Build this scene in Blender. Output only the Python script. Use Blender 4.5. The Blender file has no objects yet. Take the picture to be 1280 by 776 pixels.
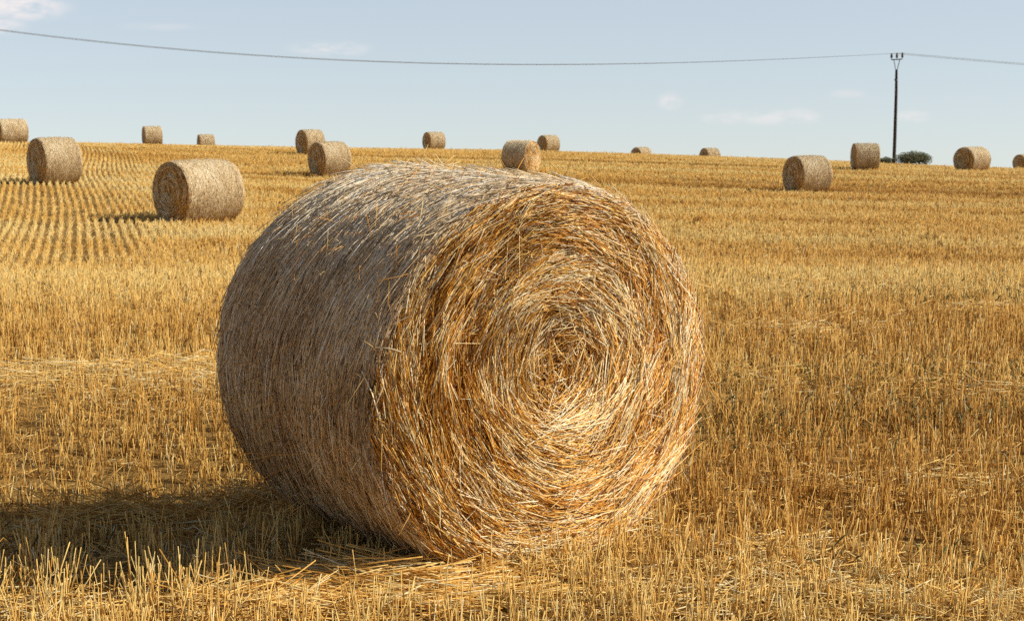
import bpy, math
import numpy as np
from math import radians, pi, sin, cos

rng = np.random.default_rng(11)
scene = bpy.context.scene
COL = scene.collection

# ------------------------------------------------------------------ camera
F, TH, H = 1800.0, 0.139, 1.746          # focal length in photo pixels, pitch, eye height
HOR = 388 - F * math.tan(TH)
cam_d = bpy.data.cameras.new("camera")
cam = bpy.data.objects.new("camera", cam_d)
COL.objects.link(cam)
cam.location = (0, 0, H)
cam.rotation_euler = (pi / 2 - TH, 0, 0)
cam_d.sensor_width = 36
cam_d.lens = 36 * F / 1280
cam_d.clip_end = 9000
cam_d.clip_start = 0.05
cam_d.dof.use_dof = True
cam_d.dof.focus_distance = 5.6
cam_d.dof.aperture_fstop = 9
scene.camera = cam


def ray(px, py):
    """direction (per metre of y) of a point of the photo"""
    a = (px - 640) / F
    b = -(py - 388) / F
    y = cos(TH) + b * sin(TH)
    z = -sin(TH) + b * cos(TH)
    return a / y, z / y


def at(px, py, Y):
    a, b = ray(px, py)
    return np.array([a * Y, Y, H + b * Y])


def to_px(X, Y, Z):
    z = Z - H
    zc = Y * cos(TH) - z * sin(TH)
    yc = z * cos(TH) + Y * sin(TH)
    return 640 + F * X / zc, 388 - F * yc / zc


# ------------------------------------------------------------------ helpers
def tag(o, label=None, cat=None, group=None, kind=None):
    if label: o["label"] = label
    if cat: o["category"] = cat
    if group: o["group"] = group
    if kind: o["kind"] = kind
    return o


def empty(name, loc=(0, 0, 0), rz=0):
    o = bpy.data.objects.new(name, None)
    o.empty_display_size = 0.2
    COL.objects.link(o)
    o.location = loc
    o.rotation_euler = (0, 0, rz)
    return o


def mesh_np(name, V, Fc, mat, parent=None, attrs=None, smooth=True):
    """one mesh object from numpy arrays; Fc is an (n,4) or (n,3) array or a list of such arrays"""
    if not isinstance(Fc, list): Fc = [Fc]
    me = bpy.data.meshes.new(name)
    V = np.asarray(V, np.float32).reshape(-1, 3)
    me.vertices.add(len(V))
    me.vertices.foreach_set("co", V.ravel())
    loops = np.concatenate([f.ravel() for f in Fc]).astype(np.int32)
    tot = np.concatenate([np.full(len(f), f.shape[1], np.int32) for f in Fc])
    start = np.concatenate([[0], np.cumsum(tot)[:-1]]).astype(np.int32)
    me.loops.add(len(loops))
    me.loops.foreach_set("vertex_index", loops)
    me.polygons.add(len(tot))
    me.polygons.foreach_set("loop_start", start)
    me.polygons.foreach_set("loop_total", tot)
    me.polygons.foreach_set("use_smooth", np.full(len(tot), smooth))
    for k, a in (attrs or {}).items():
        at_ = me.attributes.new(k, 'FLOAT', 'POINT')
        at_.data.foreach_set("value", np.asarray(a, np.float32).ravel())
    me.update(calc_edges=True)
    me.materials.append(mat)
    o = bpy.data.objects.new(name, me)
    COL.objects.link(o)
    if parent is not None: o.parent = parent
    return o


def unit(v):
    return v / (np.linalg.norm(v, axis=-1, keepdims=True) + 1e-12)


def straw_arrays(P, rad, tint, sides=3, flat=None, along=None):
    """P (N,K,3) centre lines, rad (N,) or (N,K) -> verts, quads, tint, along"""
    N, K, _ = P.shape
    if np.ndim(rad) == 0: rad = np.full(N, rad)
    rad = np.asarray(rad)
    if rad.ndim == 1: rad = np.repeat(rad[:, None], K, 1)
    d = unit(P[:, -1] - P[:, 0])
    ref = unit(rng.normal(size=(N, 3)))
    u = unit(np.cross(d, ref)); v = np.cross(d, u)
    ph = np.arange(sides) * 2 * pi / sides
    f = np.ones(N) if flat is None else flat
    off = (np.cos(ph)[None, :, None] * u[:, None] + np.sin(ph)[None, :, None] * v[:, None] * f[:, None, None])
    V = P[:, :, None, :] + off[:, None, :, :] * rad[:, :, None, None]      # N,K,S,3
    base = (np.arange(N) * K * sides)[:, None, None]
    k = np.arange(K - 1)[None, :, None] * sides
    s = np.arange(sides)[None, None, :]; s2 = (s + 1) % sides
    Q = np.stack([base + k + s, base + k + s2, base + k + sides + s2, base + k + sides + s], -1).reshape(-1, 4)
    caps = []
    if sides == 3:
        b = np.arange(N) * K * sides + (K - 1) * sides
        caps = [np.stack([b, b + 1, b + 2], -1)]
    t = np.repeat(np.asarray(tint), K * sides)
    if along is None: along = np.linspace(0, 1, K)
    a = np.tile(np.repeat(along, sides), N)
    return V.reshape(-1, 3), [Q] + caps, t, a


def straws(name, P, rad, tint, mat, parent=None, **kw):
    V, Q, t, a = straw_arrays(P, rad, tint, **kw)
    return mesh_np(name, V, Q, mat, parent, {"tint": t, "along": a})


def merge(parts):
    """several (V, faces, tint, along) into one"""
    Vs, Qs, Ts, ts, as_ = [], [], [], [], []
    n = 0
    for V, Fs, t, a in parts:
        Vs.append(V); ts.append(t); as_.append(a)
        for f in Fs:
            (Qs if f.shape[1] == 4 else Ts).append(f + n)
        n += len(V)
    out = []
    if Qs: out.append(np.concatenate(Qs))
    if Ts: out.append(np.concatenate(Ts))
    return np.concatenate(Vs), out, np.concatenate(ts), np.concatenate(as_)


def _h(ix, iy, s):
    n = (ix.astype(np.int64) * 374761393 + iy.astype(np.int64) * 668265263 + s * 974634777) & 0x7fffffff
    n = ((n ^ (n >> 13)) * 1274126177) & 0x7fffffff
    n = (n ^ (n >> 16)) & 0xffffff
    return n / float(0xffffff)


def vnoise(x, y, s=0):
    """smooth value noise 0..1"""
    x = np.asarray(x, float); y = np.asarray(y, float)
    ix = np.floor(x); iy = np.floor(y)
    fx = x - ix; fy = y - iy
    fx = fx * fx * (3 - 2 * fx); fy = fy * fy * (3 - 2 * fy)
    a = _h(ix, iy, s); b = _h(ix + 1, iy, s); c = _h(ix, iy + 1, s); d = _h(ix + 1, iy + 1, s)
    return (a * (1 - fx) + b * fx) * (1 - fy) + (c * (1 - fx) + d * fx) * fy


def fbm(x, y, s=0, o=3):
    r = 0; w = .5; t = 0
    for k in range(o):
        r = r + w * vnoise(x * 2 ** k, y * 2 ** k, s + k * 7); t += w; w *= .5
    return r / t


def sstep(a, b, x):
    t = np.clip((x - a) / (b - a), 0, 1)
    return t * t * (3 - 2 * t)


# ------------------------------------------------------------------ materials
def new_mat(name):
    m = bpy.data.materials.new(name)
    m.use_nodes = True
    nt = m.node_tree
    for n in list(nt.nodes): nt.nodes.remove(n)
    return m, nt


def N(nt, t, **kw):
    n = nt.nodes.new(t)
    for k, v in kw.items():
        if hasattr(n, k): setattr(n, k, v)
    return n


def ramp(nt, stops):
    r = nt.nodes.new("ShaderNodeValToRGB")
    e = r.color_ramp.elements
    while len(e) > 1: e.remove(e[-1])
    e[0].position = stops[0][0]; e[0].color = (*stops[0][1], 1)
    for p, c in stops[1:]:
        k = e.new(p); k.color = (*c, 1)
    return r


def straw_mat(name, stops, rough=.5, transl=.18, low=.55, spec=.35):
    """stalks: colour by per-stalk tint, darker toward the foot"""
    m, nt = new_mat(name)
    L = nt.links.new
    a = N(nt, "ShaderNodeAttribute", attribute_name="tint")
    b = N(nt, "ShaderNodeAttribute", attribute_name="along")
    r = ramp(nt, stops)
    L(a.outputs["Fac"], r.inputs[0])
    # streaks and blotches along the stalks
    tc = N(nt, "ShaderNodeTexCoord")
    nz = N(nt, "ShaderNodeTexNoise"); nz.inputs["Scale"].default_value = 60; nz.inputs["Detail"].default_value = 2
    L(tc.outputs["Object"], nz.inputs["Vector"])
    mr = N(nt, "ShaderNodeMapRange"); mr.inputs[1].default_value = .3; mr.inputs[2].default_value = .7
    mr.inputs[3].default_value = .78; mr.inputs[4].default_value = 1.15
    L(nz.outputs["Fac"], mr.inputs[0])
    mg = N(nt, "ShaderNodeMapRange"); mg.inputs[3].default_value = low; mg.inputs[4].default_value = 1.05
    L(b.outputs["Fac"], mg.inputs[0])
    mu = N(nt, "ShaderNodeMath", operation='MULTIPLY')
    L(mr.outputs[0], mu.inputs[0]); L(mg.outputs[0], mu.inputs[1])
    vm = N(nt, "ShaderNodeVectorMath", operation='SCALE')
    L(r.outputs[0], vm.inputs[0]); L(mu.outputs[0], vm.inputs["Scale"])
    p = N(nt, "ShaderNodeBsdfPrincipled")
    p.inputs["Roughness"].default_value = rough
    p.inputs["Specular IOR Level"].default_value = spec
    L(vm.outputs[0], p.inputs["Base Color"])
    out = N(nt, "ShaderNodeOutputMaterial")
    if transl > 0:
        t = N(nt, "ShaderNodeBsdfTranslucent"); L(vm.outputs[0], t.inputs["Color"])
        mx = N(nt, "ShaderNodeMixShader"); mx.inputs[0].default_value = transl
        L(p.outputs[0], mx.inputs[1]); L(t.outputs[0], mx.inputs[2]); L(mx.outputs[0], out.inputs[0])
    else:
        L(p.outputs[0], out.inputs[0])
    return m


GOLD = [(0, (.20, .08, .015)), (.28, (.62, .315, .062)), (.55, (.95, .60, .165)), (.8, (.98, .75, .30)), (1, (.98, .88, .58))]
M_stub = straw_mat("stubble_straw", GOLD, low=.78, spec=.12, transl=.28)
M_face = straw_mat("coiled_straw", [(0, (.055, .015, .002)), (.25, (.28, .088, .010)), (.50, (.72, .315, .036)), (.75, (.93, .60, .17)), (1, (.99, .90, .64))],
                   low=.85, spec=.3, rough=.42, transl=.06)
M_side = straw_mat("weathered_straw", [(0, (.10, .05, .02)), (.3, (.40, .245, .115)), (.6, (.78, .56, .31)), (.85, (.94, .78, .53)), (1, (.98, .92, .79))],
                   low=.9, spec=.5, rough=.45, transl=.05)
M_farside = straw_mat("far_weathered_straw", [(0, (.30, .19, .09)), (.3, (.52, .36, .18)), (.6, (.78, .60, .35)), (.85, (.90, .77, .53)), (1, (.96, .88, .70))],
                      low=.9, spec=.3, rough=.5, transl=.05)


def noise_mat(name, c1, c2, scale=30, rough=.9, bump=.6, dist=.02, stretch=(1, 1, 1), lo=.35, hi=.65, detail=6, spec=.1):
    m, nt = new_mat(name)
    L = nt.links.new
    tc = N(nt, "ShaderNodeTexCoord"); mp = N(nt, "ShaderNodeMapping"); mp.inputs["Scale"].default_value = stretch
    L(tc.outputs["Object"], mp.inputs[0])
    nz = N(nt, "ShaderNodeTexNoise"); nz.inputs["Scale"].default_value = scale; nz.inputs["Detail"].default_value = detail
    L(mp.outputs[0], nz.inputs["Vector"])
    r = ramp(nt, [(lo, c1), (hi, c2)]); L(nz.outputs["Fac"], r.inputs[0])
    p = N(nt, "ShaderNodeBsdfPrincipled"); p.inputs["Roughness"].default_value = rough
    p.inputs["Specular IOR Level"].default_value = spec
    L(r.outputs[0], p.inputs["Base Color"])
    b = N(nt, "ShaderNodeBump"); b.inputs["Strength"].default_value = bump; b.inputs["Distance"].default_value = dist
    L(nz.outputs["Fac"], b.inputs["Height"]); L(b.outputs[0], p.inputs["Normal"])
    o = N(nt, "ShaderNodeOutputMaterial"); L(p.outputs[0], o.inputs[0])
    return m


M_core_side = noise_mat("bale_side_core", (.05, .03, .014), (.18, .11, .06), 40, stretch=(3, 1, 1))  # dark tone stands in for the shade deep between the side straws
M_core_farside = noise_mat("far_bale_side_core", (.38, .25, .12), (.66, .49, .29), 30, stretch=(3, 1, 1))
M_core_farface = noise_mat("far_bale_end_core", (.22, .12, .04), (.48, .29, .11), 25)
M_core_face = noise_mat("bale_end_core", (.02, .008, .003), (.12, .05, .012), 35)  # near-black tone paints the shade in the gaps of the coil
M_pole = noise_mat("dark_wood_pole", (.03, .022, .018), (.075, .052, .04), 6, stretch=(8, 8, .6), rough=.8)
M_metal = noise_mat("dark_steel", (.035, .037, .042), (.07, .07, .075), 15, rough=.55, spec=.4)
M_ins = noise_mat("brown_insulator", (.03, .018, .014), (.06, .035, .026), 12, rough=.25, spec=.5, bump=0)
M_wire = noise_mat("grey_cable", (.16, .17, .18), (.24, .25, .26), 3, rough=.6, bump=0)
M_twig = noise_mat("bush_wood", (.05, .035, .025), (.11, .08, .055), 20)


def leaf_mat(name, stops):
    m, nt = new_mat(name); L = nt.links.new
    a = N(nt, "ShaderNodeAttribute", attribute_name="tint")
    r = ramp(nt, stops); L(a.outputs["Fac"], r.inputs[0])
    p = N(nt, "ShaderNodeBsdfPrincipled"); p.inputs["Roughness"].default_value = .6
    p.inputs["Specular IOR Level"].default_value = .25
    L(r.outputs[0], p.inputs["Base Color"])
    t = N(nt, "ShaderNodeBsdfTranslucent"); L(r.outputs[0], t.inputs["Color"])
    mx = N(nt, "ShaderNodeMixShader"); mx.inputs[0].default_value = .3
    o = N(nt, "ShaderNodeOutputMaterial")
    L(p.outputs[0], mx.inputs[1]); L(t.outputs[0], mx.inputs[2]); L(mx.outputs[0], o.inputs[0])
    return m


M_leaf = leaf_mat("bush_leaves", [(0, (.09, .10, .06)), (.5, (.19, .20, .12)), (1, (.32, .32, .21))])
M_weed = leaf_mat("weed_leaves", [(0, (.05, .07, .02)), (.5, (.11, .14, .045)), (1, (.22, .24, .09))])

# ------------------------------------------------------------------ terrain
# skyline of the hill and how far off it stands, by photo column
_sx = np.array([-400, 0, 60, 130, 190, 250, 370, 460, 600, 700, 830, 950, 1050, 1118, 1180, 1280, 1700.])
_sy = np.array([176, 178, 178.5, 179.5, 181, 182.5, 184.5, 186, 187.5, 190, 194, 197.5, 201, 204, 206.5, 210, 222.])
_sy = _sy + 1.7 + 2.0 * np.clip((_sx - 800) / 350, 0, 1)       # the stalks on the brow add their own height
_sd = np.array([84, 88, 95, 103, 108, 108, 108, 110, 111, 109, 107, 105, 100, 98, 96, 93, 84.])


def crest(u):
    px = 640 + u * F / 1.0
    y = np.interp(px, _sx, _sy)
    d = np.interp(px, _sx, _sd)
    b = np.tan(-TH - np.arctan((y - 388) / F))           # slope of the line of sight
    return d, b


# far bales: left x, right x, top y, base y (as seen over the stubble), width of the visible end, side of that end
BALES = [
    (-6, 35, 149, 178.5, 9, -1, "A"), (36, 102, 172, 227, 22, -1, "B"), (178, 203, 157, 180.5, 4, -1, "C"), (247, 268.5, 168, 190, 4, -1, "D"),
    (193, 305, 199, 273, 42, -1, "E"), (370, 406, 162, 192, 14, -1, "F"), (385, 439, 178, 218.5, 21, -1, "G"), (528, 557, 165, 187, 10, -1, "H"),
    (627, 676, 175, 213, 19, 1, "I"), (671, 700, 169, 190.5, 12, -1, "J"), (788, 815, 184, 205, 13, -1, "K"), (874, 900, 185, 206, 11, -1, "L"),
    (978, 1039, 194, 238.5, 25, -1, "M"), (1063, 1099, 179, 211, 7, -1, "N"), (1192, 1237, 184, 213.5, 23, -1, "O"), (1266, 1294, 193, 212, 14, -1, "P")]
VIS = 1.40
bale_pos = []
for (x0, x1, yt, yb, ew, sd, k) in BALES:
    s = (yb - yt) / VIS
    zc = F / s
    u, b = ray((x0 + x1) / 2, yb)
    Y = zc / (cos(TH) - b * sin(TH))
    Y += .25                                       # the base is seen at the near side
    bale_pos.append([u * Y, Y, H + b * (Y - .25) - .10])

cp = []
for X in (-7, -3.5, 0, 3.5, 7):
    for Y in (3, 6, 9): cp.append((X, Y, 0.0))
for X, Y in ((-6, 14), (0, 14), (6, 14)): cp.append((X, Y, -.12))
for (px, py, Y) in ((20, 345, 21.5), (330, 300, 29), (1000, 300, 29), (1250, 330, 24), (640, 300, 29)):
    cp.append(tuple(at(px, py, Y)))
for (b_, p) in zip(BALES, bale_pos):
    d, _ = crest(p[0] / p[1])
    if p[1] < d - 4: cp.append(tuple(p))
for px in range(-300, 1700, 160):
    u = (px - 640) / F
    d, b = crest(u)
    for q in (0, 8):
        Y = d - q
        cp.append((u * Y, Y, H + b * Y - .0009 * q * q))
cp = np.array(cp, float)


def _tps(r2):
    return np.where(r2 > 0, r2 * np.log(r2 + 1e-9) * .5, 0)


_S = 40.0
_X = cp[:, :2] / _S
_K = _tps(((_X[:, None] - _X[None]) ** 2).sum(-1)) + np.eye(len(_X)) * 2e-3
_P = np.concatenate([np.ones((len(_X), 1)), _X], 1)
_A = np.block([[_K, _P], [_P.T, np.zeros((3, 3))]])
_w = np.linalg.solve(_A, np.concatenate([cp[:, 2], np.zeros(3)]))


def ground(X, Y):
    X = np.asarray(X, float); Y = np.asarray(Y, float)
    shp = X.shape
    X = X.ravel(); Y = Y.ravel()
    z = np.zeros(len(X))
    Yc = np.clip(Y, 3, None)
    u = np.clip(X / np.maximum(Yc, 14), -.50, .50)
    d, b = crest(u)
    Xe = np.clip(X, -.5 * np.maximum(Yc, 14), .5 * np.maximum(Yc, 14))
    for i in range(0, len(X), 60000):
        s = slice(i, i + 60000)
        q = np.stack([Xe[s], np.minimum(Yc[s], d[s] + 4)], 1) / _S
        k = _tps(((q[:, None] - _X[None]) ** 2).sum(-1))
        z[s] = k @ _w[:-3] + _w[-3] + q @ _w[-2:]
    # past the crest the land falls away behind the hill
    e = Yc - d
    ep = np.clip(e, 0, None)
    zf = H + b * Yc - np.where(ep < 30, .0011 * ep * ep, .0011 * (900 + 60 * (ep - 30)))
    t = sstep(-5, 0, e)
    z = z * (1 - t) + zf * t
    # small unevenness of the ground, none under the big bale
    un = (fbm(X * .45, Y * .45, 5) - .5) * .10 * sstep(6.5, 13, np.hypot(X, Y)) * (1 - sstep(60, 85, Y))
    # flatten near foot of picture
    near = sstep(7.5, 11, np.hypot(X, Y))
    z = z * near
    # dip added behind and left of the big bale to shift its shadow's edge
    z = z - .24 * np.exp(-((Y - 6.75) / .85) ** 2) * (1 - sstep(-1.5, -.75, X)) * (1 - sstep(0, 1, -X - 8))
    return (z + un).reshape(shp)


def axis_nodes(a, b, n, far, m, sign=1):
    near = np.linspace(a, b, n)
    hi = b + np.geomspace((b - a) / n, far, m)
    return near, hi


xn = np.linspace(-100, 100, 241); xh = 100 + np.geomspace(1.5, 3900, 34)
yn = np.linspace(-12, 170, 261); yh = 170 + np.geomspace(1.5, 3900, 34); yl = -12 - np.geomspace(2, 300, 12)[::-1]
gx = np.concatenate([-xh[::-1], xn, xh]); gy = np.concatenate([yl, yn, yh])
GX, GY = np.meshgrid(gx, gy)
GZ = ground(GX, GY)
far = np.hypot(GX, np.maximum(GY - 100, 0))
n1, n2 = len(gy), len(gx)
ii = (np.arange(n1 - 1)[:, None] * n2 + np.arange(n2 - 1)[None]).ravel()
FQ = np.stack([ii, ii + 1, ii + n2 + 1, ii + n2], 1)

mg_, nt = new_mat("field_soil")
L = nt.links.new
tc = N(nt, "ShaderNodeTexCoord")
n1_ = N(nt, "ShaderNodeTexNoise"); n1_.inputs["Scale"].default_value = 38; n1_.inputs["Detail"].default_value = 8; n1_.inputs["Roughness"].default_value = .7
n2_ = N(nt, "ShaderNodeTexNoise"); n2_.inputs["Scale"].default_value = .35; n2_.inputs["Detail"].default_value = 4
mp = N(nt, "ShaderNodeMapping"); mp.inputs["Scale"].default_value = (1, 3.2, 1)
L(tc.outputs["Object"], n1_.inputs["Vector"]); L(tc.outputs["Object"], mp.inputs[0]); L(mp.outputs[0], n2_.inputs["Vector"])
r1 = ramp(nt, [(.3, (.10, .058, .022)), (.48, (.40, .25, .085)), (.62, (.60, .39, .14)), (.75, (.75, .55, .26))])
L(n1_.outputs["Fac"], r1.inputs[0])
r2 = ramp(nt, [(.35, (.7, .68, .62)), (.65, (1.15, 1.1, 1.05))])
L(n2_.outputs["Fac"], r2.inputs[0])
mm = N(nt, "ShaderNodeMix", data_type='RGBA', blend_type='MULTIPLY'); mm.inputs[0].default_value = 1
L(r1.outputs[0], mm.inputs[6]); L(r2.outputs[0], mm.inputs[7])
p = N(nt, "ShaderNodeBsdfPrincipled"); p.inputs["Roughness"].default_value = .95; p.inputs["Specular IOR Level"].default_value = .05
L(mm.outputs[2], p.inputs["Base Color"])
bp = N(nt, "ShaderNodeBump"); bp.inputs["Strength"].default_value = .8; bp.inputs["Distance"].default_value = .03
L(n1_.outputs["Fac"], bp.inputs["Height"]); L(bp.outputs[0], p.inputs["Normal"])
o_ = N(nt, "ShaderNodeOutputMaterial"); L(p.outputs[0], o_.inputs[0])
tag(mesh_np("ground", np.stack([GX, GY, GZ], -1).reshape(-1, 3), FQ, mg_), kind="structure")

# ------------------------------------------------------------------ the big bale's frame (needed by the stubble)
BX, BY, BPSI, BR, BL = 0.161, 5.369, 0.670, 0.748, 1.16
BN = np.array([sin(BPSI), -cos(BPSI), 0])                 # outward normal of the near end
BC = np.array([BX, BY, 0]) - BN * BL / 2                  # middle of the bale on the ground


# ------------------------------------------------------------------ stubble
def in_poly(px, py, poly):
    c = np.zeros(px.shape, bool)
    n = len(poly)
    for i in range(n):
        x1, y1 = poly[i]; x2, y2 = poly[(i + 1) % n]
        m = ((y1 > py) != (y2 > py)) & (px < (x2 - x1) * (py - y1) / (y2 - y1 + 1e-9) + x1)
        c ^= m
    return c


ROWZONE_PX = [(-500, 352), (0, 346), (80, 338), (180, 322), (315, 288), (322, 262), (300, 240), (215, 214), (146, 184), (140, 150), (-500, 150)]


def row_zone(X, Y):
    """true where the drill rows run up the hill on the left: a patch of ground outlined on the field"""
    px, py = to_px(X, Y, ground(X, Y))
    px = px + (vnoise(X * .8, Y * .8, 3) - .5) * 14
    return in_poly(px, py, ROWZONE_PX)


def bandcoord(X, Y):
    Xp = np.maximum(X, 0)
    return Y + .10 * X + .0065 * Xp * Xp


def stub_points(y0, y1, dens):
    """random points in the wedge of ground the photo could see"""
    ys = np.linspace(y0, y1, 400)
    w = (.80 * ys + 1.8)
    dn = dens(ys)
    cdf = np.cumsum(w * dn); tot = cdf[-1] * (ys[1] - ys[0]); cdf /= cdf[-1]
    n = int(tot)
    Y = np.interp(rng.random(n), cdf, ys)
    X = (rng.random(n) - .5) * (.80 * Y + 1.8)
    return X, Y


LOD0 = 7.5
X, Y = stub_points(3.4, 112, lambda y: 860 * np.minimum(1, LOD0 / y) ** .85 / 3.5)     # plants, 3-4 stalks each
k = rng.integers(1, 7, len(X))
X = np.repeat(X, k); Y = np.repeat(Y, k)
cid = np.repeat(np.arange(len(k)), k)
lod = np.maximum(1, Y / LOD0)
X = X + rng.normal(0, .011, len(X)) * np.sqrt(lod); Y = Y + rng.normal(0, .011, len(X)) * np.sqrt(lod)
# rows
zone = row_zone(X, Y)
A = radians(17)
ux, uy = -sin(A), cos(A)
wob = (vnoise(X * .04 + 9, Y * .04, 8) - .5) * .9
v = X * uy - Y * ux + wob
SP = .19
lane = v / SP
vn = np.round(lane) * SP + rng.normal(0, .020, len(X)) + (vnoise(Y * .5, np.round(lane), 4) - .5) * .03
sl = zone * (rng.random(len(X)) - .5) * .5
X = X + ux * sl; Y = Y + uy * sl
dv = (vn + rng.normal(0, .045, len(X)) * sstep(90, 290, to_px(X, Y, ground(X, Y))[0]) - v) * zone
X = X + uy * dv; Y = Y - ux * dv
# weaker rows, across the view, everywhere else
w_ = bandcoord(X, Y) + (vnoise(X * .25, Y * .25, 21) - .5) * .8
row2 = np.round(w_ / .14) * .14
Y = Y + np.where(zone, 0, (row2 - w_) * .55)
u = X / Y
d_, b_ = crest(u)
px, py = to_px(X, Y, ground(X, Y))
# streaks: swaths and wheel tracks
bc = bandcoord(X, Y)
swath = fbm(bc * .55, X * .05, 31, 3)
fine = fbm(bc * 1.6, X * .16, 41, 2)
patch = fbm(X * .7, Y * .7, 51, 3)
track = np.zeros(len(X))
for c, wd, s in ((8.9, .16, 1), (13.2, .2, 2), (15.1, .2, 2), (21.5, .25, 3), (23.6, .25, 3), (31, .35, 4), (33.2, .3, 4), (44, .5, 5), (46.8, .5, 5), (60, .8, 6), (64, .8, 6), (81, 1.2, 7)):
    cc = c + (vnoise(X * .12, X * 0 + s, 61) - .5) * 1.3 + (vnoise(X * .9, X * 0 + s, 62) - .5) * .25
    track = np.maximum(track, np.exp(-((bc - cc) / wd) ** 2) * sstep(.12, .45, vnoise(X * .18, X * 0 + c, 63)))
track = np.where(zone, 0, track)
# tyre marks across the drilled patch
keep = (Y < d_ + 6) & (rng.random(len(X)) > track * .9) & (rng.random(len(X)) > sstep(.62, .8, patch) * .55)
# crushed under the big bale
rel = np.stack([X, Y], 1) - BC[:2]
al = rel @ BN[:2]; pe = rel @ np.array([cos(BPSI), sin(BPSI)])
keep &= ~((np.abs(al) < BL / 2 + .03) & (np.abs(pe) < .42))
# flattened strip in front of the bale (where the loose straw lies)
strip = np.exp(-((Y - 4.95 + .12 * (X + .5)) / .20) ** 2) * sstep(-1.25, -.6, X) * (1 - sstep(-.25, .2, X))
keep &= rng.random(len(X)) > strip * .9
X, Y, lod, cid, zone, swath, fine, patch, track = [a[keep] for a in (X, Y, lod, cid, zone, swath, fine, patch, track)]
n = len(X)
Z = ground(X, Y)
hh = (.152 - .045 * sstep(8, 30, Y) + .042 * rng.standard_normal(n)).clip(.04, .27) * (.80 + .35 * fine) * (1 - .6 * track)
ch = np.repeat(0, n)
cph = _h(cid, cid * 0, 5)
hh *= .82 + .36 * cph
hh = np.where(zone, hh * .95, hh)
# stems lowered left of the bale to narrow its shadow, a few long
pad = np.exp(-((Y - 6.35) / .55) ** 2) * (1 - sstep(-1.1, -.6, X))
hh *= 1 - .45 * pad
tall = rng.random(n) < .03
hh = np.where(tall, hh * 1.35, hh)
ta = rng.random(n) * 2 * pi; tm = np.abs(rng.normal(0, .15, n)) + (rng.random(n) < .15) * rng.random(n) * 1.0
lean = np.stack([np.cos(ta) * np.sin(tm), np.sin(ta) * np.sin(tm), np.cos(tm)], 1)
lean = unit(lean + np.stack([(_h(cid, cid * 0, 8) - .5) * .28, (_h(cid, cid * 0, 9) - .5) * .28, np.zeros(n)], 1))
B0 = np.stack([X, Y, Z - .01], 1)
B2 = B0 + lean * hh[:, None]
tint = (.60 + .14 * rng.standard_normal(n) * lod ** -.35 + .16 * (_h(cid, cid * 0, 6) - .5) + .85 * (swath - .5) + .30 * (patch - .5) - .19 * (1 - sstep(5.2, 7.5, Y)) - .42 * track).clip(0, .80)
tint = np.where(rng.random(n) < .06 * lod ** -.5, rng.random(n) * .3 + .7, tint)
tint = np.where(zone, tint + .06, tint)
rad = (.00175 + .0009 * rng.random(n) ** 2) * lod ** .80
nearm = Y < 13
P3 = np.stack([B0, (B0 + B2) / 2 + rng.normal(0, .004, (n, 3)), B2], 1)
parts = [straw_arrays(P3[nearm], rad[nearm], tint[nearm]),
         straw_arrays(P3[~nearm][:, [0, 2]], rad[~nearm], tint[~nearm])]
# dry leaf blades hanging from the stems, near only
m = np.where((Y < 10) & (rng.random(n) < .30))[0]
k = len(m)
f = rng.random(k)[:, None] * .8
Q0 = B0[m] + lean[m] * hh[m][:, None] * f
a = rng.random(k) * 2 * pi
od = np.stack([np.cos(a), np.sin(a), rng.normal(.1, .5, k)], 1)
ln = (.03 + .07 * rng.random(k))[:, None]
Q1 = Q0 + od * ln * .5 + [0, 0, .008]; Q2 = Q0 + od * ln - np.stack([0 * a, 0 * a, .6 * ln[:, 0]], 1)
parts.append(straw_arrays(np.stack([Q0, Q1, Q2], 1), .0030 * np.ones(k), (tint[m] + .08 + .1 * rng.standard_normal(k)).clip(0, 1), flat=np.full(k, .15),
                          along=np.array([.9, 1, .9])))
V_, F_, t_, a_ = merge(parts)
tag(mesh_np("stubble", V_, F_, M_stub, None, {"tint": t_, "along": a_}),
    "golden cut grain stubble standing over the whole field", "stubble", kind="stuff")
print("stalks", n)


# ------------------------------------------------------------------ loose straw on the ground
def litter(X, Y, zoff, ln, ang, rad, tint, tiltsd=.12, bend=.12):
    n = len(X)
    tl = rng.normal(0, tiltsd, n)
    d = np.stack([np.cos(ang) * np.cos(tl), np.sin(ang) * np.cos(tl), np.sin(tl)], 1)
    C = np.stack([X, Y, ground(X, Y) + zoff + np.abs(np.sin(tl)) * ln * .4], 1)
    sd = unit(np.cross(d, np.array([0, 0, 1.0])) + rng.normal(0, .3, (n, 3)))
    bn = (rng.normal(0, bend, n) * ln)[:, None] * sd
    P = np.stack([C - d * ln[:, None] / 2, C + bn * .5, C + d * ln[:, None] / 2], 1)
    P[:, :, 2] = np.maximum(P[:, :, 2], (C[:, 2] - zoff)[:, None] + .004)
    return straw_arrays(P, rad, tint, along=np.array([1, 1, 1.]))


L_ = []
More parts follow.
